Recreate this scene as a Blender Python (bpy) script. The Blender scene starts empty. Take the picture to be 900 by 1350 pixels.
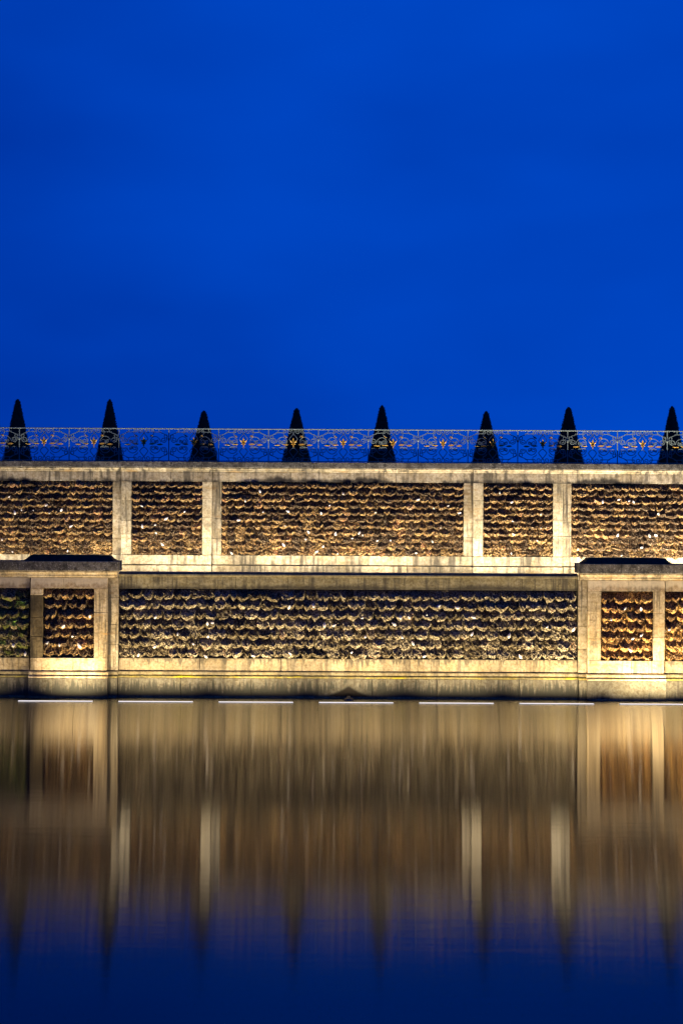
import bpy, bmesh, math, random
from mathutils import Vector, noise as mnoise
R = math.radians
S = bpy.context.scene
COL = S.collection
random.seed(7)

# ------------------------------------------------------------------ camera, world, exposure
CAMH, CAMD = 5.116, 40.0
cam_d = bpy.data.cameras.new('camera')
cam = bpy.data.objects.new('camera', cam_d); COL.objects.link(cam)
cam.location = (0, -CAMD, CAMH)
cam.rotation_mode = 'XYZ'
cam.rotation_euler = (R(90), R(-0.30), 0)
cam_d.sensor_fit = 'HORIZONTAL'; cam_d.sensor_width = 36.0; cam_d.lens = 76.8
cam_d.clip_end = 5000
S.camera = cam
S.view_settings.view_transform = 'Standard'; S.view_settings.look = 'None'
S.view_settings.exposure = 0.0; S.view_settings.gamma = 1.0
S.render.engine = 'CYCLES'
S.cycles.use_denoising = True
S.cycles.max_bounces = 6; S.cycles.diffuse_bounces = 3; S.cycles.glossy_bounces = 4
S.cycles.sample_clamp_indirect = 6.0

W = bpy.data.worlds.new('World'); S.world = W; W.use_nodes = True
wt = W.node_tree; wn = wt.nodes; wl = wt.links
wn.clear()
wo = wn.new('ShaderNodeOutputWorld'); bg = wn.new('ShaderNodeBackground')
tc = wn.new('ShaderNodeTexCoord')
mp = wn.new('ShaderNodeMapping'); mp.inputs['Scale'].default_value = (2.0, 2.0, 5.2)
mp.inputs['Rotation'].default_value = (0, R(18), 0); mp.inputs['Location'].default_value = (0.35, 0.0, 0.55)
nz = wn.new('ShaderNodeTexNoise'); nz.inputs['Scale'].default_value = 1.1
nz.inputs['Detail'].default_value = 4.0; nz.inputs['Roughness'].default_value = 0.42
cr = wn.new('ShaderNodeValToRGB')
cr.color_ramp.elements[0].position = 0.44; cr.color_ramp.elements[0].color = (0.0, 0.032, 0.35, 1)
cr.color_ramp.elements[1].position = 0.92; cr.color_ramp.elements[1].color = (0.0, 0.068, 0.585, 1)
wl.new(tc.outputs['Generated'], mp.inputs['Vector']); wl.new(mp.outputs[0], nz.inputs['Vector'])
dt = wn.new('ShaderNodeVectorMath'); dt.operation = 'DOT_PRODUCT'; dt.inputs[1].default_value = (0.80, 0.0, 0.26)
ad = wn.new('ShaderNodeMath'); ad.operation = 'MULTIPLY_ADD'; ad.inputs[1].default_value = 1.25
wl.new(tc.outputs['Generated'], dt.inputs[0]); wl.new(nz.outputs['Fac'], ad.inputs[0]); wl.new(dt.outputs['Value'], ad.inputs[2])
wl.new(ad.outputs[0], cr.inputs['Fac']); wl.new(cr.outputs[0], bg.inputs['Color'])
bg.inputs['Strength'].default_value = 1.0
wl.new(bg.outputs[0], wo.inputs['Surface'])

LOWER_W, UPPER_W = 262.0, 250.0          # watts of one wall-washer bar
WARM = (1.0, 0.80, 0.49); PALE = (1.0, 0.87, 0.67)

# ------------------------------------------------------------------ node helpers
def newmat(name):
    m = bpy.data.materials.new(name); m.use_nodes = True
    nt = m.node_tree; nt.nodes.clear()
    out = nt.nodes.new('ShaderNodeOutputMaterial')
    b = nt.nodes.new('ShaderNodeBsdfPrincipled')
    nt.links.new(b.outputs[0], out.inputs['Surface'])
    return m, nt, b
class N:
    """tiny wrapper to write node graphs briefly"""
    def __init__(s, nt): s.nt = nt
    def add(s, t, **kw):
        n = s.nt.nodes.new(t)
        for k, v in kw.items(): setattr(n, k, v)
        return n
    def put(s, inp, v):
        if hasattr(v, 'is_linked'): s.nt.links.new(v, inp)
        else: inp.default_value = v
    def math(s, op, a, b=0.0, c=0.0, clamp=False):
        n = s.add('ShaderNodeMath', operation=op, use_clamp=clamp)
        s.put(n.inputs[0], a); s.put(n.inputs[1], b); s.put(n.inputs[2], c)
        return n.outputs[0]
    def noise(s, vec, scale, detail=3.0, rough=0.55, sc=(1, 1, 1), off=(0, 0, 0)):
        m = s.add('ShaderNodeMapping'); m.inputs['Scale'].default_value = sc; m.inputs['Location'].default_value = off
        s.put(m.inputs['Vector'], vec)
        n = s.add('ShaderNodeTexNoise')
        n.inputs['Scale'].default_value = scale; n.inputs['Detail'].default_value = detail; n.inputs['Roughness'].default_value = rough
        s.nt.links.new(m.outputs[0], n.inputs['Vector'])
        return n.outputs['Fac']
    def ramp(s, v, pts):
        n = s.add('ShaderNodeValToRGB'); e = n.color_ramp.elements
        while len(e) < len(pts): e.new(0.5)
        for k, (p, c) in enumerate(pts):
            e[k].position = p; e[k].color = (c, c, c, 1) if isinstance(c, (int, float)) else (*c, 1)
        s.put(n.inputs[0], v)
        return n.outputs[0]
    def mix(s, f, a, b, mode='MIX'):
        n = s.add('ShaderNodeMix', data_type='RGBA', blend_type=mode)
        s.put(n.inputs[0], f)
        s.put(n.inputs[6], a if hasattr(a, 'is_linked') else (*a, 1)); s.put(n.inputs[7], b if hasattr(b, 'is_linked') else (*b, 1))
        return n.outputs[2]
    def sstep(s, v, a, b):
        n = s.add('ShaderNodeMapRange', interpolation_type='SMOOTHSTEP')
        s.put(n.inputs[0], v); n.inputs[1].default_value = a; n.inputs[2].default_value = b
        return n.outputs[0]

def stone(name, c1, c2, rnd=0.25, grime=(0.04, 0.035, 0.027), grime_amt=0.35, streak=0.35, crust_or_shade=None, moss=None,
          rough=0.85, speck=0.0, base=False, drip=None, crust_top=None, blotch=0.0, bump=0.6):
    m, nt, b = newmat(name); g = N(nt)
    geo = g.add('ShaderNodeNewGeometry'); P = geo.outputs['Position']
    xyz = g.add('ShaderNodeSeparateXYZ'); g.put(xyz.inputs[0], P); X, Z = xyz.outputs[0], xyz.outputs[2]
    oi = g.add('ShaderNodeObjectInfo')
    n1 = g.noise(P, 1.6, 5, 0.6); n2 = g.noise(P, 14, 4, 0.65)
    col = g.mix(g.sstep(n1, 0.33, 0.67), c1, c2)
    hv = g.add('ShaderNodeHueSaturation')
    g.put(hv.inputs['Value'], g.math('MULTIPLY_ADD', oi.outputs['Random'], rnd, 1.0 - rnd * 0.55))
    g.put(hv.inputs['Saturation'], g.math('MULTIPLY_ADD', g.noise(P, 2.2, 2, .5, off=(5, 5, 5)), 0.6, 0.72))
    g.put(hv.inputs['Color'], col); col = hv.outputs[0]
    col = g.mix(g.sstep(n2, 0.35, 0.70), col, g.mix(1.0, col, (0.62, 0.57, 0.48), 'MULTIPLY'))
    n4 = g.noise(P, 7.5, 6, 0.72, off=(4, 9, 2))
    col = g.mix(g.math('MULTIPLY', g.sstep(n4, 0.55, 0.63), 0.5), col, g.mix(1.0, col, (0.42, 0.37, 0.30), 'MULTIPLY'))
    # vertical water streaks
    st = g.noise(P, 1.0, 4, 0.6, sc=(7, 7, 0.45))
    patch = g.noise(P, 0.8, 3, 0.6, off=(3, 1, 9))
    sf = g.math('MULTIPLY', g.sstep(st, 0.47, 0.64), g.sstep(patch, 0.33, 0.52))
    col = g.mix(g.math('MULTIPLY', sf, streak), col, grime)
    gf = g.sstep(g.noise(P, 3.0, 6, 0.7, off=(1, 7, 3)), 0.50, 0.66)
    col = g.mix(g.math('MULTIPLY', gf, grime_amt), col, grime)
    if crust_or_shade is not None:        # black crust rising from a level, ragged edge; partly painted shadow on upper frieze
        z0, amp, amt = crust_or_shade
        jag = g.noise(P, 1.0, 5, 0.7, sc=(5.5, 0.1, 1.2)); wide = g.noise(P, 0.55, 2, 0.5, sc=(1, .1, .1), off=(8, 0, 2))
        lim = g.math('ADD', g.math('MULTIPLY', g.math('SUBTRACT', jag, 0.42), amp * 1.6), g.math('MULTIPLY', g.math('SUBTRACT', wide, 0.5), amp * 3.0))
        d = g.math('SUBTRACT', g.math('SUBTRACT', Z, z0), lim)
        f = g.math('SUBTRACT', 1.0, g.sstep(d, -0.05, 0.09))
        col = g.mix(g.math('MULTIPLY', f, amt), col, (0.018, 0.016, 0.015))
    if crust_top is not None:    # paler wash dripping down from the top edge
        z0, amp, amt = crust_top
        jag = g.noise(P, 1.0, 3, 0.6, sc=(4, 0.1, 0.3), off=(2, 2, 2))
        d = g.math('ADD', g.math('SUBTRACT', Z, z0), g.math('MULTIPLY', jag, amp))
        f = g.sstep(d, 0.0, 0.12)
        col = g.mix(g.math('MULTIPLY', f, amt), col, (0.46, 0.40, 0.29))
    if drip is not None:         # dark drips hanging below a panel of wet stones
        z0, amp, amt = drip
        jag = g.noise(P, 1.0, 4, 0.6, sc=(9, 0.1, 0.35), off=(3, 0, 5))
        ln = g.math('MULTIPLY', g.sstep(jag, 0.46, 0.72), amp)
        d = g.math('SUBTRACT', Z, g.math('SUBTRACT', z0, ln))
        col = g.mix(g.math('MULTIPLY', g.sstep(d, -0.03, 0.05), amt), col, (0.05, 0.043, 0.03))
    if base:                     # algae streaks above the water line, an ogee-shaped dark patch with pale rim in the middle
        jag = g.noise(P, 1.0, 5, 0.65, sc=(11, 0.1, 0.6)); jag = g.sstep(jag, 0.30, 0.70); wide = g.noise(P, 0.35, 3, 0.5, sc=(1, .1, .1), off=(4, 0, 0))
        lim = g.math('ADD', g.math('MULTIPLY', jag, 0.46), g.math('MULTIPLY', wide, 0.34))
        d = g.math('SUBTRACT', g.math('ADD', Z, 0.05), lim)
        right = g.sstep(X, 6.3, 6.9)
        d = g.math('ADD', d, g.math('MULTIPLY', right, 0.32))
        f = g.math('SUBTRACT', 1.0, g.sstep(d, -0.10, 0.08))
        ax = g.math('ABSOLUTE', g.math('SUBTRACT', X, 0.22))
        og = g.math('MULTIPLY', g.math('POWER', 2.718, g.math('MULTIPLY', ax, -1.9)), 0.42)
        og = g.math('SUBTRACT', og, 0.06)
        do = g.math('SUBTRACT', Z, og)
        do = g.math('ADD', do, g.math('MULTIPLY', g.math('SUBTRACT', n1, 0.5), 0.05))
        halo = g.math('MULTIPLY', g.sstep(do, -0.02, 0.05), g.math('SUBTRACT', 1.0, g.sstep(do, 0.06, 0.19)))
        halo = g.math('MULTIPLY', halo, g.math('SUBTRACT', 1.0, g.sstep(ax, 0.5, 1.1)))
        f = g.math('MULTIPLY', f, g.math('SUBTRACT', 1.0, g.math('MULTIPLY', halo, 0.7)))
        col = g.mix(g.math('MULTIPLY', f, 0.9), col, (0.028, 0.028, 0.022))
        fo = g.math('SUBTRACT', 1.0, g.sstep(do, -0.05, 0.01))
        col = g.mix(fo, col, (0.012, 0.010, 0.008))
        wl_ = g.math('SUBTRACT', 1.0, g.sstep(g.math('ADD', Z, g.math('MULTIPLY', g.math('SUBTRACT', n2, .5), .06)), 0.0, 0.04))
        col = g.mix(wl_, col, (0.010, 0.011, 0.009))
    if moss is not None:
        c, lo = moss
        mf = g.math('MULTIPLY', g.sstep(g.noise(P, 1.0, 4, 0.6, sc=(1.3, 1, 6), off=(0, 3, 0)), lo, lo + 0.16), 0.9)
        col = g.mix(mf, col, c)
    if speck:
        v = g.noise(P, 26, 3, 0.8, off=(2, 4, 6))
        col = g.mix(g.math('MULTIPLY', g.sstep(v, 0.56, 0.66), speck), col, (0.40, 0.37, 0.32))
        v2 = g.noise(P, 5, 5, 0.75, off=(9, 4, 1))
        col = g.mix(g.math('MULTIPLY', g.sstep(v2, 0.5, 0.62), 0.75), col, (0.018, 0.017, 0.016))
    g.put(b.inputs['Base Color'], col); b.inputs['Roughness'].default_value = rough
    b.inputs['Specular IOR Level'].default_value = 0.06
    bp = g.add('ShaderNodeBump'); bp.inputs['Strength'].default_value = bump; bp.inputs['Distance'].default_value = 0.02
    g.put(bp.inputs['Height'], g.math('ADD', n2, g.math('MULTIPLY', g.noise(P, 55, 3, .6), 0.5)))
    nt.links.new(bp.outputs[0], b.inputs['Normal'])
    return m

CREAM1, CREAM2 = (0.37, 0.305, 0.205), (0.29, 0.225, 0.135)
M = {}
M['cream'] = stone('cream limestone', CREAM1, CREAM2, 0.45, streak=0.7, grime_amt=0.35, moss=((0.25, 0.15, 0.055), 0.57))
M['pale'] = stone('pale limestone', (0.36, 0.315, 0.22), (0.28, 0.235, 0.155), 0.50, streak=0.85, grime_amt=0.45, moss=((0.24, 0.16, 0.07), 0.59))
M['olive'] = stone('weathered olive limestone', (0.24, 0.21, 0.13), (0.165, 0.145, 0.09), 0.30, streak=0.85, grime_amt=0.45, crust_or_shade=(3.04, 0.12, 0.8))
M['lowfrieze'] = stone('tan frieze limestone', (0.30, 0.24, 0.165), (0.24, 0.185, 0.125), 0.22, streak=0.5, grime_amt=0.3, crust_top=(3.26, 0.42, 0.5))
M['frieze'] = stone('soot and shade frieze limestone', (0.36, 0.31, 0.22), (0.28, 0.235, 0.165), 0.30, streak=0.75, grime_amt=0.4, crust_or_shade=(6.00, 0.20, 0.95))  # ragged dark lower edge: soot, partly shadow of the stones below painted in
M['drip'] = stone('dripped band limestone', (0.25, 0.205, 0.135), (0.20, 0.16, 0.10), 0.16, streak=0.6, grime_amt=0.35, drip=(1.06, 0.24, 0.8))
M['stile'] = stone('stained pier limestone', (0.31, 0.265, 0.185), (0.22, 0.18, 0.115), 0.42, streak=0.95, grime_amt=0.5, moss=((0.13, 0.085, 0.04), 0.55))
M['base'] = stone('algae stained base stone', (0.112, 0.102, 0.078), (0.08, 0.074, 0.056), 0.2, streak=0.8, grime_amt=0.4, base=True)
M['mould'] = stone('mossy moulding stone', (0.20, 0.17, 0.10), (0.125, 0.105, 0.065), 0.2, streak=0.5, grime_amt=0.5)
M['moss'] = stone('yellow moss seam', (0.20, 0.17, 0.06), (0.12, 0.10, 0.045), 0.2, moss=((0.28, 0.24, 0.01), 0.55), grime_amt=0.6)
M['cap'] = stone('grey lichen coping', (0.14, 0.13, 0.11), (0.075, 0.07, 0.06), 0.3, streak=0.3, grime_amt=0.5, speck=0.6, bump=0.7)
M['black'] = stone('painted shade pier stone', (0.12, 0.095, 0.055), (0.05, 0.04, 0.025), 0.1, streak=0.9, grime=(0.02, 0.017, 0.012), grime_amt=0.6)  # dark tone paints the shadow on the left pier's outer stile
M['lid'] = stone('black lichen stone', (0.05, 0.042, 0.025), (0.03, 0.025, 0.016), 0.2)
M['mortar'] = stone('dark mortar bed', (0.20, 0.175, 0.13), (0.12, 0.105, 0.08), 0.0)
M['gravel'] = stone('terrace gravel', (0.24, 0.21, 0.17), (0.17, 0.15, 0.12), 0.0, streak=0.0, speck=0.3)

def tile_mat(name, pts, fleck=(0.52, 0.44, 0.29), fl=0.5, moss=0.0):
    m, nt, b = newmat(name); g = N(nt)
    P = g.add('ShaderNodeNewGeometry').outputs['Position']; oi = g.add('ShaderNodeObjectInfo')
    tco = g.add('ShaderNodeTexCoord').outputs['Object']
    n1 = g.noise(P, 2.6, 3, .55); n2 = g.noise(P, 17, 5, .7); n3 = g.noise(P, 42, 3, .7, off=(3, 3, 3))
    t = g.math('ADD', g.math('MULTIPLY', oi.outputs['Random'], 0.62), g.math('ADD', g.math('MULTIPLY', g.math('SUBTRACT', n1, .5), 0.7), g.math('MULTIPLY', g.math('SUBTRACT', n2, .5), 1.1)))
    t = g.math('ADD', t, 0.17)
    col = g.ramp(t, pts)
    col = g.mix(g.math('MULTIPLY', g.sstep(n3, 0.52, 0.62), fl), col, fleck)
    col = g.mix(g.math('MULTIPLY', g.sstep(g.noise(P, 24, 4, .7, off=(6, 1, 8)), 0.46, 0.54), 0.9), col, (0.020, 0.012, 0.006))
    if moss:
        col = g.mix(g.math('MULTIPLY', g.sstep(g.noise(P, 5, 4, .6, off=(1, 8, 2)), 0.50, 0.60), moss), col, (0.10, 0.12, 0.018))
    g.put(b.inputs['Base Color'], col); b.inputs['Roughness'].default_value = 0.8; b.inputs['Specular IOR Level'].default_value = 0.03
    bp = g.add('ShaderNodeBump'); bp.inputs['Strength'].default_value = 0.9; bp.inputs['Distance'].default_value = 0.03
    g.put(bp.inputs['Height'], g.math('ADD', n2, n3)); nt.links.new(bp.outputs[0], b.inputs['Normal'])
    return m
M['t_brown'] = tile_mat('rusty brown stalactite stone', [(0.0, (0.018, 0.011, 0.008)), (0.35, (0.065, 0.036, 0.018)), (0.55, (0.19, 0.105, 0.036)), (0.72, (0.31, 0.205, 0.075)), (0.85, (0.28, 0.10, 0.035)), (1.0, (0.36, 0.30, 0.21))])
M['t_grey'] = tile_mat('grey beige stalactite stone', [(0.0, (0.03, 0.024, 0.015)), (0.3, (0.10, 0.08, 0.045)), (0.55, (0.22, 0.185, 0.12)), (0.8, (0.30, 0.26, 0.18)), (0.93, (0.24, 0.10, 0.04)), (1.0, (0.42, 0.37, 0.28))])
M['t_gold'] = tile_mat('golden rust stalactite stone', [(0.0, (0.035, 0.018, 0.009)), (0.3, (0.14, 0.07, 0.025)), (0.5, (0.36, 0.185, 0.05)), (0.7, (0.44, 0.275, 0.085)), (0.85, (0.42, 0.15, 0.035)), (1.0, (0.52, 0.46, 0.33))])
M['t_moss'] = tile_mat('mossy stalactite stone', [(0.0, (0.02, 0.018, 0.012)), (0.4, (0.10, 0.085, 0.045)), (0.7, (0.28, 0.22, 0.11)), (1.0, (0.36, 0.32, 0.2))], moss=0.6)

def plain(name, col, rough=0.5, metal=0.0, var=0.3, scale=20):
    m, nt, b = newmat(name); g = N(nt)
    P = g.add('ShaderNodeTexCoord').outputs['Object']
    c = g.mix(g.noise(P, scale, 3, .6), tuple(v * (1 - var) for v in col), tuple(min(1, v * (1 + var)) for v in col))
    g.put(b.inputs['Base Color'], c); b.inputs['Roughness'].default_value = rough; b.inputs['Metallic'].default_value = metal
    return m
M['iron'] = plain('grey green painted iron', (0.135, 0.17, 0.145), 0.5, 0.0)
M['gold'] = plain('gilded iron', (0.34, 0.19, 0.018), 0.45, 0.0)
M['shell'] = plain('white shell', (0.46, 0.42, 0.38), 0.3, 0.0, 0.25, 30)
M['leaf'] = plain('dark yew foliage', (0.012, 0.017, 0.003), 0.9, 0.0, 0.5, 3)
M['bark'] = plain('dark bark', (0.06, 0.045, 0.035), 0.9)
M['fern'] = plain('green wall fern', (0.10, 0.19, 0.02), 0.6, 0.0, 0.4, 8)
M['housing'] = plain('grey lamp housing', (0.16, 0.16, 0.16), 0.45, 0.6)
M['bronze'] = plain('dark bronze', (0.05, 0.045, 0.035), 0.4, 0.5)
m, nt, b = newmat('lit lamp lens'); M['lens'] = m
b.inputs['Base Color'].default_value = (0.8, 0.78, 0.72, 1)
b.inputs['Emission Color'].default_value = (1.0, 0.93, 0.80, 1); b.inputs['Emission Strength'].default_value = 1.0

# water: dark body under a rippled, softly smearing surface
m = bpy.data.materials.new('pool water'); m.use_nodes = True; nt = m.node_tree; nt.nodes.clear(); g = N(nt); M['water'] = m
out = g.add('ShaderNodeOutputMaterial')
P = g.add('ShaderNodeNewGeometry').outputs['Position']
bump = g.add('ShaderNodeBump'); bump.inputs['Strength'].default_value = 0.055; bump.inputs['Distance'].default_value = 0.02
rip = g.math('ADD', g.noise(P, 1.0, 4, 0.6, sc=(0.8, 5.0, 1)), g.math('MULTIPLY', g.noise(P, 1.0, 3, 0.5, sc=(0.12, 0.8, 1)), 2.4))
g.put(bump.inputs['Height'], rip)
gl = g.add('ShaderNodeBsdfAnisotropic'); gl.inputs['Color'].default_value = (1, 1, 1, 1)
gl.distribution = 'BECKMANN'; yy = g.add('ShaderNodeSeparateXYZ'); g.put(yy.inputs[0], P)
calm = g.math('POWER', 2.718, g.math('MULTIPLY', g.math('ADD', yy.outputs[1], 0.3), 0.33))     # choppier by the wall, calm further out
g.put(gl.inputs['Roughness'], g.math('MULTIPLY_ADD', calm, 0.22, 0.064))
gl.inputs['Anisotropy'].default_value = 0.75
tg = g.add('ShaderNodeCombineXYZ'); tg.inputs[0].default_value = 1.0
nt.links.new(tg.outputs[0], gl.inputs['Tangent'])
df = g.add('ShaderNodeBsdfDiffuse'); df.inputs['Color'].default_value = (0.006, 0.008, 0.007, 1)
fr = g.add('ShaderNodeFresnel'); fr.inputs['IOR'].default_value = 1.40
mx = g.add('ShaderNodeMixShader')
nt.links.new(bump.outputs[0], gl.inputs['Normal'])
nt.links.new(fr.outputs[0], mx.inputs[0]); nt.links.new(df.outputs[0], mx.inputs[1]); nt.links.new(gl.outputs[0], mx.inputs[2])
nt.links.new(mx.outputs[0], out.inputs['Surface'])

# ------------------------------------------------------------------ object helpers
def thing(name, label, cat, loc=(0, 0, 0), group=None):
    o = bpy.data.objects.new(name, None); COL.objects.link(o); o.location = loc
    o.empty_display_size = 0.2
    o['label'] = label; o['category'] = cat
    if group: o['group'] = group
    return o
def link(name, me, parent=None, loc=(0, 0, 0), rot=(0, 0, 0), scale=(1, 1, 1), kind=None):
    o = bpy.data.objects.new(name, me); COL.objects.link(o)
    if parent:
        o.parent = parent
        p = parent; off = Vector((0, 0, 0))
        while p: off += p.location; p = p.parent
        loc = Vector(loc) - off
    o.location = loc; o.rotation_euler = rot; o.scale = scale
    if kind: o['kind'] = kind
    return o
def mesh_from(name, verts, faces, mat, smooth=False):
    me = bpy.data.meshes.new(name); me.from_pydata(verts, [], faces)
    me.materials.append(mat)
    bm = bmesh.new(); bm.from_mesh(me); bmesh.ops.recalc_face_normals(bm, faces=bm.faces); bm.to_mesh(me); bm.free()
    if smooth:
        for p in me.polygons: p.use_smooth = True
    me.update(); return me
rb = random.Random(3)
def block(name, parent, x0, x1, y0, y1, z0, z1, mat, bev=0.005, proud=0.003):
    """one dressed stone with worn edges; y0 is the front"""
    y0 += rb.uniform(-proud, proud)
    c = Vector(((x0 + x1) / 2, (y0 + y1) / 2, (z0 + z1) / 2)); s = ((x1 - x0) / 2, (y1 - y0) / 2, (z1 - z0) / 2)
    bm = bmesh.new(); bmesh.ops.create_cube(bm, size=2)
    for v in bm.verts: v.co = Vector((v.co.x * s[0], v.co.y * s[1], v.co.z * s[2]))
    if bev: bmesh.ops.bevel(bm, geom=list(bm.edges), offset=min(bev, min(s) * .6), segments=1, affect='EDGES')
    me = bpy.data.meshes.new(name); bm.to_mesh(me); bm.free(); me.materials.append(mat)
    return link(name, me, parent, c)
def prism(name, parent, prof, x0, x1, mat):
    """a moulded stone: (y, z) profile run along x"""
    n = len(prof); cx = (x0 + x1) / 2; cy, cz = prof[0]
    v = [(x0 - cx, y - cy, z - cz) for y, z in prof] + [(x1 - cx, y - cy, z - cz) for y, z in prof]
    f = [(i, (i + 1) % n, n + (i + 1) % n, n + i) for i in range(n)] + [tuple(range(n))[::-1], tuple(range(n, 2 * n))]
    return link(name, mesh_from(name, v, f, mat), parent, (cx, cy, cz))
def cuts(x0, x1, step, r=0.15, rng=rb):
    n = max(1, round((x1 - x0) / step)); w = (x1 - x0) / n
    xs = [x0] + [x0 + w * (k + rng.uniform(-r, r)) for k in range(1, n)] + [x1]
    return list(zip(xs[:-1], xs[1:]))
G = 0.0045
def course(name, parent, x0, x1, y0, y1, z0, z1, mat, step=1.6, **kw):
    for a, c in cuts(x0, x1, step): block(name, parent, a + G, c - G, y0, y1, z0 + .002, z1 - .002, mat, **kw)
def stack(name, parent, x0, x1, y0, y1, z0, z1, mat, step=0.45, **kw):
    for a, c in cuts(z0, z1, step): block(name, parent, x0, x1, y0, y1, a + G, c - G, mat, **kw)
def mould_course(name, parent, prof, x0, x1, mat, step=1.6):
    for a, c in cuts(x0, x1, step): prism(name, parent, prof, a + .002, c - .002, mat)

# ------------------------------------------------------------------ stalactite stones and shells
PV = (0, .30, .55, .72, .86, 1.0)          # height and reach of a hanging stone: out to a nose, then back under
PR = {'lo': (.16, .48, .80, 1.0, .88, .48), 'up': (.14, .47, .80, 1.0, .86, .45)}
def tile_geo(seed, w, h, dep, key):
    """a lumpy hanging scallop: top tucked in, round lower lip standing out, thick lip underneath"""
    rr = random.Random(seed); nu, nv = 8, 7; pr = PR[key]
    lip = rr.uniform(0.24, 0.42) * h; sk = rr.uniform(-.25, .25)
    def front(u, v):
        zb = -h * 1.05 + lip * abs(u + sk * (1 - u * u)) ** 2.0
        k1 = v * 5; i1 = min(int(k1), 4); vv = PV[i1] + (PV[i1 + 1] - PV[i1]) * (k1 - i1)
        z = 0.12 * h + (zb - 0.12 * h) * vv
        k0 = v * 5; i0 = min(int(k0), 4); pv = pr[i0] + (pr[i0 + 1] - pr[i0]) * (k0 - i0)
        y = -dep * pv + 0.16 * w * u * u * (0.4 + 0.6 * v)
        x = u * w * 0.54 * (1 - 0.05 * v)
        q = Vector((x, y, z)) * (9 / max(w, .1) * .25) + Vector((seed * 3.7, 0, seed))
        k = mnoise.noise(q) * 0.20 * w + mnoise.noise(q * 2.9) * 0.27 * w
        return Vector((x + mnoise.noise(q * 1.9 + Vector((9, 0, 0))) * .05 * w, y + k * (0.45 + .55 * v), z + mnoise.noise(q * 2.3 + Vector((0, 5, 0))) * 0.16 * h))
    V, F = [], []
    for j in range(nv + 1):
        for i in range(nu + 1): V.append(front(-1 + 2 * i / nu, j / nv))
    W_ = nu + 1
    for j in range(nv):
        for i in range(nu):
            a = j * W_ + i; F.append((a, a + 1, a + W_ + 1, a + W_))
    base = len(V)
    for i in range(W_):     # lip underside, two rows going back to the wall
        p = V[nv * W_ + i]; V.append(Vector((p.x, p.y * .35 + .02, p.z + 0.04 * h + rr.uniform(-.03, .03) * h)))
    for i in range(W_):
        p = V[nv * W_ + i]; V.append(Vector((p.x, 0.05, p.z + 0.22 * h)))
    for i in range(nu):
        a = nv * W_ + i; F.append((a, a + 1, base + i + 1, base + i)); F.append((base + i, base + i + 1, base + W_ + i + 1, base + W_ + i))
    for s_, i in ((0, 0), (1, nu)):     # sides
        for j in range(nv):
            a = j * W_ + i; p, q = V[a], V[a + W_]
            k = len(V); V += [Vector((p.x, 0.05, p.z)), Vector((q.x, 0.05, q.z))]
            F.append((a, a + W_, k + 1, k))
    return [tuple(v) for v in V], F
TILE = {}
def tile_meshes(key, w, h, dep, mat):
    k = (key, mat.name)
    if k not in TILE:
        L = []
        for s in range(12):
            V, F = tile_geo(s + (50 if key == 'lo' else 0), w, h, dep, key)
            me = bpy.data.meshes.new('stalactite_stone'); me.from_pydata(V, [], F); me.materials.append(mat)
            bm = bmesh.new(); bm.from_mesh(me); bmesh.ops.recalc_face_normals(bm, faces=bm.faces)
            bm.to_mesh(me); bm.free(); me.update(); L.append(me)
        TILE[k] = L
    return TILE[k]
def shell_mesh():
    V, F = [], []; n, L = 8, 6
    for j in range(L + 1):
        t = j / L; r = 0.042 * math.sin(math.pi * (0.12 + 0.86 * t)) * (1 - .35 * t) + .002
        for i in range(n):
            a = 2 * math.pi * i / n + t * 1.4; rr = r * (1 + .14 * math.cos(3 * a + 8 * t))
            V.append((rr * math.cos(a) * 1.1, rr * math.sin(a), (t - .5) * 0.15))
    for j in range(L):
        for i in range(n):
            F.append((j * n + i, j * n + (i + 1) % n, (j + 1) * n + (i + 1) % n, (j + 1) * n + i))
    F += [tuple(range(n)), tuple(range(L * n, L * n + n))]
    return mesh_from('shell', V, F, M['shell'], True)
SHELL = shell_mesh()
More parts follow.
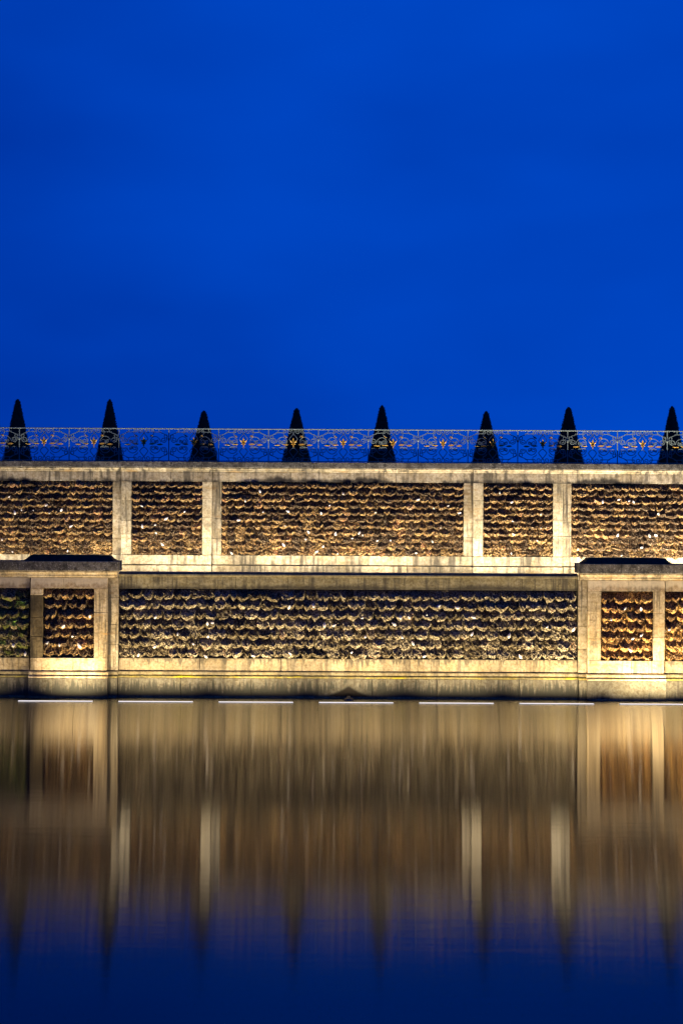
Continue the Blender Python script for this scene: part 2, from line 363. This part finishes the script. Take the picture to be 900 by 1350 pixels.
def rubble(parent, x0, x1, z0, z1, yb, rows, tw, mat, key, dep, seed, nshell, xlim):
    """rows of hanging stones over a mortar back; what lies outside the view is joined as one part"""
    rr = random.Random(seed); ph = (z1 - z0) / rows
    L = tile_meshes(key, tw, ph, dep, mat)
    count = 0; jv, jf = [], []; todo = []
    for r in range(rows):
        z = z1 - r * ph
        n = max(1, round((x1 - x0) / tw)); w = (x1 - x0) / n; sag = rr.uniform(-.012, .012)
        ws = [rr.uniform(.6, 1.4) for _ in range(n)]; t = sum(ws); x = x0
        for k in range(n):
            wk = ws[k] / t * (x1 - x0); todo.append((r, x + wk / 2, wk, z)); x += wk
    todo.sort(key=lambda q: -q[0])
    for r, xc, wk, z in todo:
        me = rr.choice(L)
        sc = (wk / tw * .95, rr.uniform(.72, 1.2), rr.uniform(.88, 1.1))
        ro = (rr.uniform(-.16, .12), rr.uniform(-.12, .12), rr.uniform(-.25, .25))
        loc = (xc, yb + rr.uniform(-.02, .015), z + sag + rr.uniform(-.014, .014))
        if abs(xc) < xlim and count < 300:
            link('stalactite_stone', me, parent, loc, ro, sc); count += 1
        else:
            from mathutils import Euler, Matrix
            mtx = Matrix.LocRotScale(Vector(loc), Euler(ro), Vector(sc)); b0 = len(jv)
            jv += [tuple(mtx @ v.co) for v in me.vertices]; jf += [tuple(b0 + i for i in p.vertices) for p in me.polygons]
    if jf:
        c = Vector(jv[0]); me = mesh_from('stalactite_mass', [tuple(Vector(v) - c) for v in jv], jf, mat)
        link('stalactite_mass', me, parent, c, kind='stuff')
    for k in range(nshell):
        r = rr.randrange(1, rows); x = rr.uniform(max(x0 + .1, -xlim), min(x1 - .1, xlim))
        s = rr.uniform(.5, 1.05) * (1.1 if key == 'lo' else .85)
        link('shell', SHELL, parent, (x, yb - dep * rr.uniform(.75, 1.1) - .03, z1 - (r + rr.uniform(.25, .75)) * ph), (rr.uniform(-1, 1), rr.uniform(-1.4, 1.4), rr.uniform(0, 6)), (s, s, s))

# ------------------------------------------------------------------ setting: water and grounds
def sheet(name, x0, x1, y0, y1, z, mat):
    me = mesh_from(name, [(x0, y0, z), (x1, y0, z), (x1, y1, z), (x0, y1, z)], [(0, 1, 2, 3)], mat)
    return link(name, me, None, kind='structure')
sheet('water', -90, 90, -130, 0.35, 0.0, M['water'])
XE = 13.0
block('terrace', None, -XE, XE, 0.42, 2.75, 2.5, 2.92, M['gravel'], bev=0, proud=0)['kind'] = 'structure'
sheet('upper_ground', -400, 400, 2.95, 900, 6.45, M['gravel'])

# ------------------------------------------------------------------ lower wall
def lower_base(parent, x0, x1, yf, step, mat_m='mould', moss=True):
    """base course, moulded plinth and bottom band of a stretch whose frame face is at yf"""
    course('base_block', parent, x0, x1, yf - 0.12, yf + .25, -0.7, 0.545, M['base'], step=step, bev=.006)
    mould_course('base_lip', parent, [(yf - .11, .0), (yf - .15, .005), (yf - .15, .035), (yf - .11, .06)], x0, x1, M['mould'], 3.1)
    mould_course('plinth_moulding', parent, [(yf + .2, .547), (yf - .105, .547), (yf - .112, .575), (yf - .10, .60), (yf - .075, .612), (yf + .2, .612)], x0, x1, M['moss'] if moss else M['cream'], step)
    mould_course('plinth_fillet', parent, [(yf + .2, .622), (yf - .055, .622), (yf - .058, .69), (yf - .045, .715), (yf - .025, .728), (yf + .2, .728)], x0, x1, M[mat_m], step)

CX0, CX1 = -6.10, 6.50      # central bay
t = thing('retaining_wall', 'long central stretch of lower wall with grey stalactite stone panel above the water', 'wall', (0.2, 0, 0), 'lower wall stretches')
block('wall_core', t, CX0 + .01, CX1 - .01, 0.15, 0.42, -0.7, 3.30, M['mortar'], bev=0, proud=0)
lower_base(t, CX0, CX1, 0.0, 1.75)
course('band_block', t, CX0, CX1, 0.0, .14, 0.735, 1.08, M['drip'], step=2.1)
course('frieze_block', t, CX0, CX1, -.01, .14, 2.985, 3.318, M['olive'], step=1.5)
for a, c in cuts(CX0, CX1, 2.0):
    prism('coping_stone', t, [(.40, 3.32), (-.07, 3.32), (-.085, 3.335), (-.09, 3.38), (-.075, 3.40), (-.03, 3.425), (.06, 3.435), (.40, 3.44)], a + .003, c - .003, M['mould'])
rubble(t, CX0 + .01, CX1 - .01, 1.06, 2.92, 0.14, 7, 0.272, M['t_grey'], 'lo', .175, 11, 34, 9.7)

def lower_pier(xa, xb, pa, pb, mat, label, seed, lid, cap, strip, nsh):
    """projecting pier: frame of stiles and rails round a small panel, moulded cornice, grey cap and hipped lid"""
    yf = -0.22
    t = thing('pier', label, 'pier', ((xa + xb) / 2, yf, 0), 'lower wall piers')
    block('wall_core', t, min(xa, strip[0]) + .02, max(xb, strip[1]) - .02, 0.02, 0.42, -0.7, 3.25, M['mortar'], bev=0, proud=0)
    lower_base(t, xa - .03, xb + .03, yf, 1.5, 'cream', False)
    if xa < 0:      # shadow on the left pier's outer stile, painted dark below its top stone
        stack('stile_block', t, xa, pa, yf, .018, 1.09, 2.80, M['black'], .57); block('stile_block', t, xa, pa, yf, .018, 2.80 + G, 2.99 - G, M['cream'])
    else: stack('stile_block', t, xa, pa, yf, .018, 1.09, 2.99, M['cream'], .62)
    stack('stile_block', t, pb, xb, yf, .018, 1.09, 2.99, M['cream'], .55)
    course('rail_block', t, xa, xb, yf, .018, .735, 1.09, M['cream'], 1.3)
    course('frieze_block', t, xa, xb, yf - .004, .018, 2.99, 3.28, M['lowfrieze'], 1.1)
    # recessed strip beside the pier, on the side of the central wall
    lower_base(t, strip[0], strip[1], -.10, 2.0)
    stack('strip_block', t, strip[0], strip[1], -.10, .018, .735, 3.28, M['stile'], .6)
    co = [(yf + .1, 3.282), (yf - .02, 3.282), (yf - .025, 3.31), (yf - .05, 3.325), (yf - .055, 3.36), (yf - .075, 3.40), (yf - .12, 3.43), (yf - .125, 3.47), (yf + .1, 3.47)]
    mould_course('cornice_stone', t, co, min(strip[0], xa - .08), max(strip[1], xb + .08), M['cream'], 1.4)
    for a, c in cuts(cap[0], cap[1], 1.35):
        block('cap_stone', t, a + .003, c - .003, yf - .15, .40, 3.473, 3.74, M['cap'], bev=.012)
    # hipped lid with hollow slopes
    V, F = [], []; prof = [(0, 0), (.03, .035), (.075, .06), (.115, .095), (.14, .13), (.16, .155)]
    for d, z in prof:
        x0, x1, y0, y1 = lid[0] + d, lid[1] - d, yf - .10 + d * 1.2, .38 - d * .6
        V += [(x0, y0, z), (x1, y0, z), (x1, y1, z), (x0, y1, z)]
    for k in range(len(prof) - 1):
        for i in range(4): F.append((4 * k + i, 4 * k + (i + 1) % 4, 4 * k + 4 + (i + 1) % 4, 4 * k + 4 + i))
    F.append(tuple(range(len(V) - 4, len(V)))); F.append((0, 1, 2, 3))
    link('lid', mesh_from('lid', V, F, M['lid']), t, (0, 0, 3.742))
    rubble(t, pa + .01, pb - .01, 1.06, 2.93, -.03, 7, 0.24, mat, 'lo', .165, seed, nsh, 9.7)
    return t
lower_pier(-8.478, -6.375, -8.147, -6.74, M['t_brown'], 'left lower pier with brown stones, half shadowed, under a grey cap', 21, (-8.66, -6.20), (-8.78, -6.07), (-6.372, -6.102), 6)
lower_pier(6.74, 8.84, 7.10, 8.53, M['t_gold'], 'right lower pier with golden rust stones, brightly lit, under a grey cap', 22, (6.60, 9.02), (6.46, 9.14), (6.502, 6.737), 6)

def lower_wing(x0, x1, mat, label, seed, nsh, fr):
    yf = -.10
    t = thing('retaining_wall', label, 'wall', ((x0 + x1) / 2, yf, 0), 'lower wall stretches')
    block('wall_core', t, x0, x1, 0.03, 0.42, -0.7, 3.25, M['mortar'], bev=0, proud=0)
    lower_base(t, x0, x1, yf, 1.6)
    course('band_block', t, x0, x1, yf, .028, .735, 1.08, M['drip'], 1.7)
    course('frieze_block', t, x0, x1, yf - .004, .028, 2.985, 3.28, M[fr], 1.1)
    co = [(yf + .1, 3.282), (yf - .02, 3.282), (yf - .025, 3.31), (yf - .05, 3.325), (yf - .055, 3.36), (yf - .075, 3.40), (yf - .12, 3.43), (yf - .125, 3.47), (yf + .1, 3.47)]
    mould_course('cornice_stone', t, co, x0, x1, M['cream'], 1.4)
    for a, c in cuts(x0 if x0 < 0 else x0 + .2, x1 if x0 > 0 else x1 - .2, 1.3):
        block('coping_stone', t, a + .003, c - .003, yf - .15, .40, 3.473, 3.735, M['cap'], bev=.012)
    rubble(t, x0 + .01, x1 - .01, 1.06, 2.93, .04, 7, 0.26, mat, 'lo', .165, seed, nsh, 9.7)
    return t
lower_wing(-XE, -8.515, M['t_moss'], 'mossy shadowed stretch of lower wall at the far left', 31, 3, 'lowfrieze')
lower_wing(8.875, XE, M['t_gold'], 'golden stretch of lower wall at the far right beyond the pier', 32, 4, 'lowfrieze')

# ------------------------------------------------------------------ upper wall
UY = 2.60
def upper_cornice(t, x0, x1, yf, capx=None):
    course('frieze_block', t, x0, x1, yf - .004, yf + .12, 5.985, 6.255, M['frieze'], 1.15)
    co = [(yf + .2, 6.257), (yf - .015, 6.257), (yf - .02, 6.285), (yf - .05, 6.295), (yf - .055, 6.32), (yf - .075, 6.345), (yf - .10, 6.36), (yf - .10, 6.385), (yf + .2, 6.385)]
    mould_course('cornice_stone', t, co, x0, x1, M['pale'], 1.5)
    a0, a1 = capx or (x0, x1)
    for a, c in cuts(a0, a1, 1.45):
        block('coping_stone', t, a + .003, c - .003, yf - .14, UY + .5, 6.388, 6.565, M['cap'], bev=.012)
def upper_plinth(t, x0, x1, yf):
    course('plinth_block', t, x0, x1, yf - .05, yf + .12, 2.8, 3.535, M['pale'], 1.9)
    course('band_block', t, x0, x1, yf, yf + .12, 3.56, 3.835, M['pale'], 2.0)
def upper_bay(x0, x1, px0, px1, label, seed, nsh, left, right, rows=11):
    t = thing('terrace_wall', label, 'wall', ((x0 + x1) / 2, UY, 3.2), 'upper wall stretches')
    block('wall_core', t, x0 + .01, x1 - .01, UY + .125, UY + .5, 2.8, 6.37, M['mortar'], bev=0, proud=0)
    upper_plinth(t, x0, x1, UY); upper_cornice(t, x0, x1, UY)
    if left: stack('stile_block', t, x0, px0, UY, UY + .12, 3.84, 5.985, M['stile'], .5)
    if right: stack('stile_block', t, px1, x1, UY, UY + .12, 3.84, 5.985, M['stile'], .55)
    rubble(t, px0 + .005, px1 - .005, 3.81, 5.97, UY + .085, rows, 0.238, M['t_brown'], 'up', .135, seed, nsh, 10.35)
    return t
def upper_pier(xa, xb, pa, pb, capx, label, seed, nsh):
    yf = UY - .11
    t = thing('pier', label, 'pier', ((xa + xb) / 2, yf, 3.2), 'upper wall piers')
    block('wall_core', t, xa + .02, xb - .02, UY + .03, UY + .5, 2.8, 6.37, M['mortar'], bev=0, proud=0)
    upper_plinth(t, xa, xb, yf); upper_cornice(t, xa, xb, yf, capx)
    stack('stile_block', t, xa, pa, yf, UY + .02, 3.84, 5.985, M['pale'], .48)
    stack('stile_block', t, pb, xb, yf, UY + .02, 3.84, 5.985, M['pale'], .52)
    rubble(t, pa + .005, pb - .005, 3.81, 5.97, UY - .01, 11, 0.232, M['t_brown'], 'up', .135, seed, nsh, 10.35)
    return t
upper_bay(-XE, -6.425, -XE, -6.69, 'left end stretch of upper wall with dark stones, above the mossy lower wall', 41, 13, False, True)
upper_bay(-3.775, 3.835, -3.505, 3.57, 'wide middle stretch of upper wall with brown stones between the two upper piers', 42, 30, True, True)
upper_bay(6.46, XE, 6.72, XE, 'right end stretch of upper wall with golden brown stones', 43, 12, True, False)
upper_pier(-6.42, -3.78, -6.125, -4.06, (-6.50, -3.62), 'left upper pier with dark sooty stone panel', 51, 8)
upper_pier(3.84, 6.455, 4.13, 6.17, (3.76, 6.54), 'right upper pier with lit brown stone panel', 52, 8)

# ------------------------------------------------------------------ wall-washer bars (lit lamps)
def bar_light(label, x, y, z, L, watts, col, tilt, spread, group, lit=(0.0, 1.0)):
    t = thing('floodlight', label, 'light', (x + L / 2, y, z), group)
    block('housing', t, x, x + L, y - .05, y + .05, z - .09, z + .008, M['housing'], bev=.008, proud=0)
    block('lens', t, x + .02, x + L - .02, y - .030, y + .03, z + .010, z + .030, M['lens'], bev=.005, proud=0)
    ld = bpy.data.lights.new('lamp', 'AREA'); ld.shape = 'RECTANGLE'
    ld.size = L * (lit[1] - lit[0]) - .06; ld.size_y = .05; ld.energy = watts * (lit[1] - lit[0]); ld.color = col; ld.spread = spread
    lo = bpy.data.objects.new('lamp', ld); COL.objects.link(lo); lo.parent = t
    lo.location = ((sum(lit) / 2 - .5) * L, 0.005, .045); lo.rotation_euler = (math.pi - tilt, 0, 0)
    return t
names = ['white light bar on the water before the left lower pier', 'white light bar on the water just right of the left pier',
         'white light bar on the water, third from the left', 'white light bar on the water before the ogee patch, middle of the seven',
         'white light bar on the water just right of the middle one', 'white light bar on the water, last before the right pier',
         'white light bar on the water before the right lower pier']
for k, lb in enumerate(names):
    f = [1.05, .85, .82, .82, .82, 1.0, 1.32][k]
    bar_light(lb, -8.63 + 2.678 * k, -1.08, .0, 2.03, LOWER_W * f, WARM, R(20), R(140), 'light bars along the water line', (0.42, 1.0) if k == 0 else (0, 1))
bar_light('added light bar on the water past the left edge, dim', -8.63 - 2.678, -1.08, .0, 2.03, LOWER_W * .45, WARM, R(20), R(140), 'light bars along the water line')  # unseen bar, added to light the mossy left wing
bar_light('added light bar on the water past the right edge', -8.63 + 2.678 * 7, -1.08, .0, 2.03, LOWER_W * 1.3, WARM, R(20), R(140), 'light bars along the water line')  # out of view, added so the right wing gets light
lit_ = ['the left end stretch of', 'the stretch left of the left pier on', 'the left pier on', 'the left half of the middle stretch of', 'the right half of the middle stretch of', 'the edge of the right pier on', 'the right pier on', 'the right end stretch of']
for k in range(8):
    f = [.55, .65, .8, .9, .95, 1.05, 1.25, 1.6][k]
    bar_light('terrace light bar lighting %s the upper wall' % lit_[k], -11.2 + 2.85 * k, UY - 1.22, 3.0, 2.4, UPPER_W * f, PALE, R(23), R(134), 'light bars on the terrace')

# ------------------------------------------------------------------ iron railing
def tube(pts, r, close=False):
    """square bar swept along points in the x-z plane"""
    V, F = [], []; n = len(pts)
    for i, (x, z) in enumerate(pts):
        a = pts[max(0, i - 1)]; c = pts[min(n - 1, i + 1)]
        dx, dz = c[0] - a[0], c[1] - a[1]; l = math.hypot(dx, dz) or 1; nx, nz_ = -dz / l, dx / l
        V += [(x + nx * r, -r, z + nz_ * r), (x + nx * r, r, z + nz_ * r), (x - nx * r, r, z - nz_ * r), (x - nx * r, -r, z - nz_ * r)]
    for i in range(n - 1):
        for k in range(4): F.append((4 * i + k, 4 * i + (k + 1) % 4, 4 * i + 4 + (k + 1) % 4, 4 * i + 4 + k))
    F += [(0, 1, 2, 3), tuple(range(4 * n - 4, 4 * n))]
    return V, F
def spiral(cx, cz, r0, r1, a0, a1, n=16):
    return [(cx + (r0 + (r1 - r0) * i / n) * math.cos(R(a0 + (a1 - a0) * i / n)), cz + (r0 + (r1 - r0) * i / n) * math.sin(R(a0 + (a1 - a0) * i / n))) for i in range(n + 1)]
def smooth(pts, n=5):
    out = []
    for i in range(len(pts) - 1):
        p0, p1, p2, p3 = pts[max(0, i - 1)], pts[i], pts[i + 1], pts[min(len(pts) - 1, i + 2)]
        for k in range(n):
            t = k / n
            out.append(tuple(.5 * (2 * p1[j] + (p2[j] - p0[j]) * t + (2 * p0[j] - 5 * p1[j] + 4 * p2[j] - p3[j]) * t * t + (3 * p1[j] - p0[j] - 3 * p2[j] + p3[j]) * t ** 3) for j in (0, 1)))
    return out + [pts[-1]]
u = 1 / 45.0                                        # the quarter panel is drawn on a 33 x 22 grid of 22 mm
q = {
 'post_scroll': smooth(list(reversed(spiral(7, 6.5, 3.8, 1.0, 170, 170 + 520)))[0:] + [(2.2, 10.5), (4.5, 13.5), (9, 15.2), (12.5, 17.5), (13.5, 20), (12, 21.2), (10.5, 20.2)], 2),
 'strap': [(10, 16.8), (19.5, 16.8), (20.5, 13.5), (23.5, 12.4), (25, 10.2)],
 'arch_scroll': smooth([(10.6, 3.4), (12, 7), (15, 10), (19, 11), (22.5, 9.2), (24.6, 6)] + spiral(21.2, 4.6, 3.4, .9, 10, -520, 18), 2),
 'ring': spiral(4.2, 11.2, 2.2, 2.2, 0, 360, 12),
 'link_scroll': smooth(spiral(16.5, 4.4, 2.6, .8, 120, 560, 12)[::-1] + [(18.5, 1.2)], 2),
 'tip_scroll': smooth(spiral(21.5, 18.6, 2.4, .7, 200, 640, 14), 1),
 'crest_scroll': smooth([(33, 15.5), (31.8, 17)] + spiral(28, 17.9, 3.7, .9, -20, 500, 20), 2),
 'diamond': [(33, 15.5), (29, 10.5), (27.5, 8), (30, 5), (33, 3)],
}
qm = {}
for nm, pts in q.items():
    for sx in (1, -1):
        for sz in (1, -1):
            V, F = tube([((x - 33) * u * sx, z * u * sz) for x, z in pts], .0098)
            qm[nm, sx, sz] = mesh_from(nm, V, F, M['iron'])
RY, RZ0, RZ1, PITCH = UY + .0, 6.566, 7.545, 1.457
zm = (RZ0 + RZ1) / 2
t = thing('railing', 'long grey green wrought iron railing with gilded flowers on top of the upper wall', 'railing', (0, RY, RZ0))
posts = [-3.6 + PITCH * k for k in range(-6, 12)]
block('top_rail', t, posts[0], posts[-1], RY - .022, RY + .022, RZ1 - .03, RZ1, M['iron'], bev=.004, proud=0)
block('bottom_rail', t, posts[0], posts[-1], RY - .015, RY + .015, RZ0 + .012, RZ0 + .036, M['iron'], bev=.003, proud=0)
pm = None
for x in posts:
    if pm is None:
        o = block('post', t, x - .013, x + .013, RY - .013, RY + .013, RZ0, RZ1 - .031, M['iron'], bev=.003, proud=0); pm = o.data
        kn = block('collar', t, x - .03, x + .03, RY - .03, RY + .03, zm + .13, zm + .20, M['iron'], bev=.01, proud=0)
    else:
        link('post', pm, t, (x, RY, (RZ0 + RZ1 - .031) / 2)); link('collar', kn.data, t, (x, RY, zm + .165))
def petal_mesh():
    V, F = [], []
    def petal(a, L, w):
        b0 = len(V); d = (math.sin(a), math.cos(a)); nn = (d[1], -d[0])
        for s, k in ((0, .25), (.35, 1), (.7, .8), (1, .05)):
            for e in (-1, 0, 1): V.append((d[0] * L * s + nn[0] * w * k * e, -.03 * (1 - abs(e)) - .045 * s, d[1] * L * s + nn[1] * w * k * e))
        for e in (-1, 0, 1): pass
        for s in range(3):
            for e in range(2): F.append((b0 + s * 3 + e, b0 + s * 3 + e + 1, b0 + s * 3 + e + 4, b0 + s * 3 + e + 3))
    for a, L, w in ((0, .16, .035), (.95, .13, .033), (-.95, .13, .033), (2.2, .09, .025), (-2.2, .09, .025), (3.14, .14, .028)): petal(a, L, w)
    return mesh_from('gilded_flower', V, F, M['gold'])
def leaf_mesh():
    V = [(-.10, 0, 0), (-.04, -.03, .028), (-.04, -.03, -.02), (.03, -.04, .034), (.03, -.04, -.02), (.10, -.01, .005), (0, .012, 0)]
    F = [(0, 1, 2), (1, 3, 4, 2), (3, 5, 4), (0, 6, 1), (1, 6, 3), (3, 6, 5), (0, 2, 6), (2, 4, 6), (4, 5, 6)]
    return mesh_from('gilded_leaf', V, F, M['gold'])
FL, LF = petal_mesh(), leaf_mesh()
for x in posts[:-1]:
    xc = x + PITCH / 2
    for (nm, sx, sz), me in qm.items(): link(nm, me, t, (xc, RY, zm))
    link('gilded_flower', FL, t, (xc, RY - .015, zm + .07), (0, 0, 0), (.95, 1, .95))
    for s in (-1, 1):
        link('gilded_leaf', LF, t, (xc + s * .24, RY - .01, zm + .02), (0, 0, 0 if s > 0 else math.pi))
        link('gilded_leaf', LF, t, (xc + s * .47, RY - .01, zm + .005), (0, 0, 0 if s > 0 else math.pi))
        link('gilded_leaf', LF, t, (xc + s * .23, RY - .01, zm + .26), (0, .5 * s, 0 if s > 0 else math.pi), (.6, .8, .9))

# ------------------------------------------------------------------ clipped cone yews
def cone_tree(seed):
    rr = random.Random(seed); V, F = [], []
    def rad(z): return 0.465 * (1 - z) ** 1.0 + 0.068 * min(1, (1 - z) * 22)
    n, L = 20, 22
    for j in range(L + 1):
        z = j / L
        for i in range(n):
            a = 2 * math.pi * i / n; r = rad(z) * .96 * (1 + .05 * mnoise.noise(Vector((math.cos(a) * 2 + seed, math.sin(a) * 2, z * 7)))) if j < L else .03
            V.append((r * math.cos(a), r * math.sin(a), .08 + z * 2.2))
    for j in range(L):
        for i in range(n): F.append((j * n + i, j * n + (i + 1) % n, (j + 1) * n + (i + 1) % n, (j + 1) * n + i))
    F += [tuple(range(n))[::-1], tuple(range(L * n, L * n + n))]
    for _ in range(3600):
        z = 1 - math.sqrt(rr.random()) if rr.random() < .8 else rr.random(); a = rr.uniform(0, 2 * math.pi)
        r = rad(z) * rr.uniform(.93, 1.015); c = Vector((r * math.cos(a), r * math.sin(a), .08 + z * 2.21))
        d = Vector((math.cos(a), math.sin(a), rr.uniform(.2, 1.4))).normalized()
        s = Vector((rr.uniform(-1, 1), rr.uniform(-1, 1), rr.uniform(-1, 1))).cross(d).normalized()
        l, w = rr.uniform(.018, .046), rr.uniform(.008, .016); b0 = len(V)
        V += [tuple(c - s * w), tuple(c + d * l * .6 - s * w * .3), tuple(c + d * l), tuple(c + s * w)]
        F.append((b0, b0 + 1, b0 + 2, b0 + 3))
    me = bpy.data.meshes.new('crown'); me.from_pydata(V, [], F); me.materials.append(M['leaf']); me.update()
    return me
crowns = [cone_tree(s) for s in (1, 2, 3)]
tv, tf = [], []
for j, (r, z) in enumerate(((.07, -.02), (.055, .1), (.045, .5), (.02, 1.2))):
    for i in range(8): tv.append((r * math.cos(i * math.pi / 4), r * math.sin(i * math.pi / 4), z))
for j in range(3):
    for i in range(8): tf.append((j * 8 + i, j * 8 + (i + 1) % 8, j * 8 + 8 + (i + 1) % 8, j * 8 + 8 + i))
trunk = mesh_from('trunk', tv, tf, M['bark'])
YT = 3.35
trees = [(-9.65, 0.864, 0.83, 'dark clipped cone yew at the far left end of the railing'),
         (-6.91, 0.864, 0.81, 'dark clipped cone yew just left of the left upper pier'),
         (-4.11, 0.724, 0.85, 'dark clipped cone yew, shorter, above the right edge of the left upper pier'),
         (-1.35, 0.765, 0.85, 'dark clipped cone yew, left one of the two above the wide middle stretch'),
         (1.19, 0.806, 0.83, 'dark clipped cone yew, right one of the two above the wide middle stretch'),
         (4.29, 0.738, 0.83, 'dark clipped cone yew above the left part of the right upper pier'),
         (6.74, 0.797, 0.90, 'dark clipped cone yew, stoutest, just right of the right upper pier'),
         (9.82, 0.815, 0.81, 'dark clipped cone yew at the far right end of the railing')]
for k, (x, h, w, lb) in enumerate(trees):
    t = thing('cone_tree', lb, 'tree', (x, YT, 6.46), 'clipped cone yews behind the railing')
    link('trunk', trunk, t, (x, YT, 6.46), (0, 0, 0), (1, 1, h)); link('crown', crowns[k % 3], t, (x, YT, 6.46), (0, 0, k * 1.3), (w, w, h))

# ------------------------------------------------------------------ small things
def fern(x, y, z, s, seed, label):
    rr = random.Random(seed); V, F = [], []
    for k in range(16):
        a = rr.uniform(-1.5, 1.5); e = rr.uniform(-.5, .9); L = rr.uniform(.10, .22) * s
        d = Vector((math.sin(a), -math.cos(a) * .7, e)).normalized(); side = d.cross(Vector((0, 0, 1))).normalized()
        p = Vector((0, 0, 0))
        for j in range(6):
            p2 = p + d * L / 6; d = (d + Vector((0, 0, -.16))).normalized(); w = L * .22 * (1 - j / 6.5)
            for sg in (-1, 1):
                b0 = len(V); V += [tuple(p), tuple(p2), tuple(p2 + side * w * sg + Vector((0, 0, rr.uniform(-.01, .01))))]; F.append((b0, b0 + 1, b0 + 2))
            p = p2
    me = bpy.data.meshes.new('fern'); me.from_pydata(V, [], F); me.materials.append(M['fern']); me.update()
    o = link('fern', me, None, (x, y, z)); o['label'] = label; o['category'] = 'plant'; o['group'] = 'ferns in the mossy wall'
fern(-8.95, -.17, 2.02, 1.3, 1, 'largest green fern in the mossy wall at left, in the middle rows')
fern(-8.72, -.17, 2.58, 1.1, 2, 'green fern in the top row of the mossy wall, beside the left pier')
fern(-9.22, -.17, 1.50, .8, 3, 'small green fern low in the mossy wall at the left edge')
# water jet in front of the ogee patch
t = thing('fountain_nozzle', 'small dark bronze nozzle at the water line before the ogee patch', 'fountain', (0.22, -.42, 0))
V, F = [], []
for j, (r, z) in enumerate(((.16, -.1), (.15, .03), (.10, .055), (.05, .07), (.04, .11), (.03, .112))):
    for i in range(12): V.append((r * math.cos(i * math.pi / 6), r * math.sin(i * math.pi / 6), z))
for j in range(5):
    for i in range(12): F.append((j * 12 + i, j * 12 + (i + 1) % 12, j * 12 + 12 + (i + 1) % 12, j * 12 + 12 + i))
F.append(tuple(range(60, 72)))
link('base', mesh_from('base', V, F, M['bronze'], True), t, (0.22, -.42, 0))
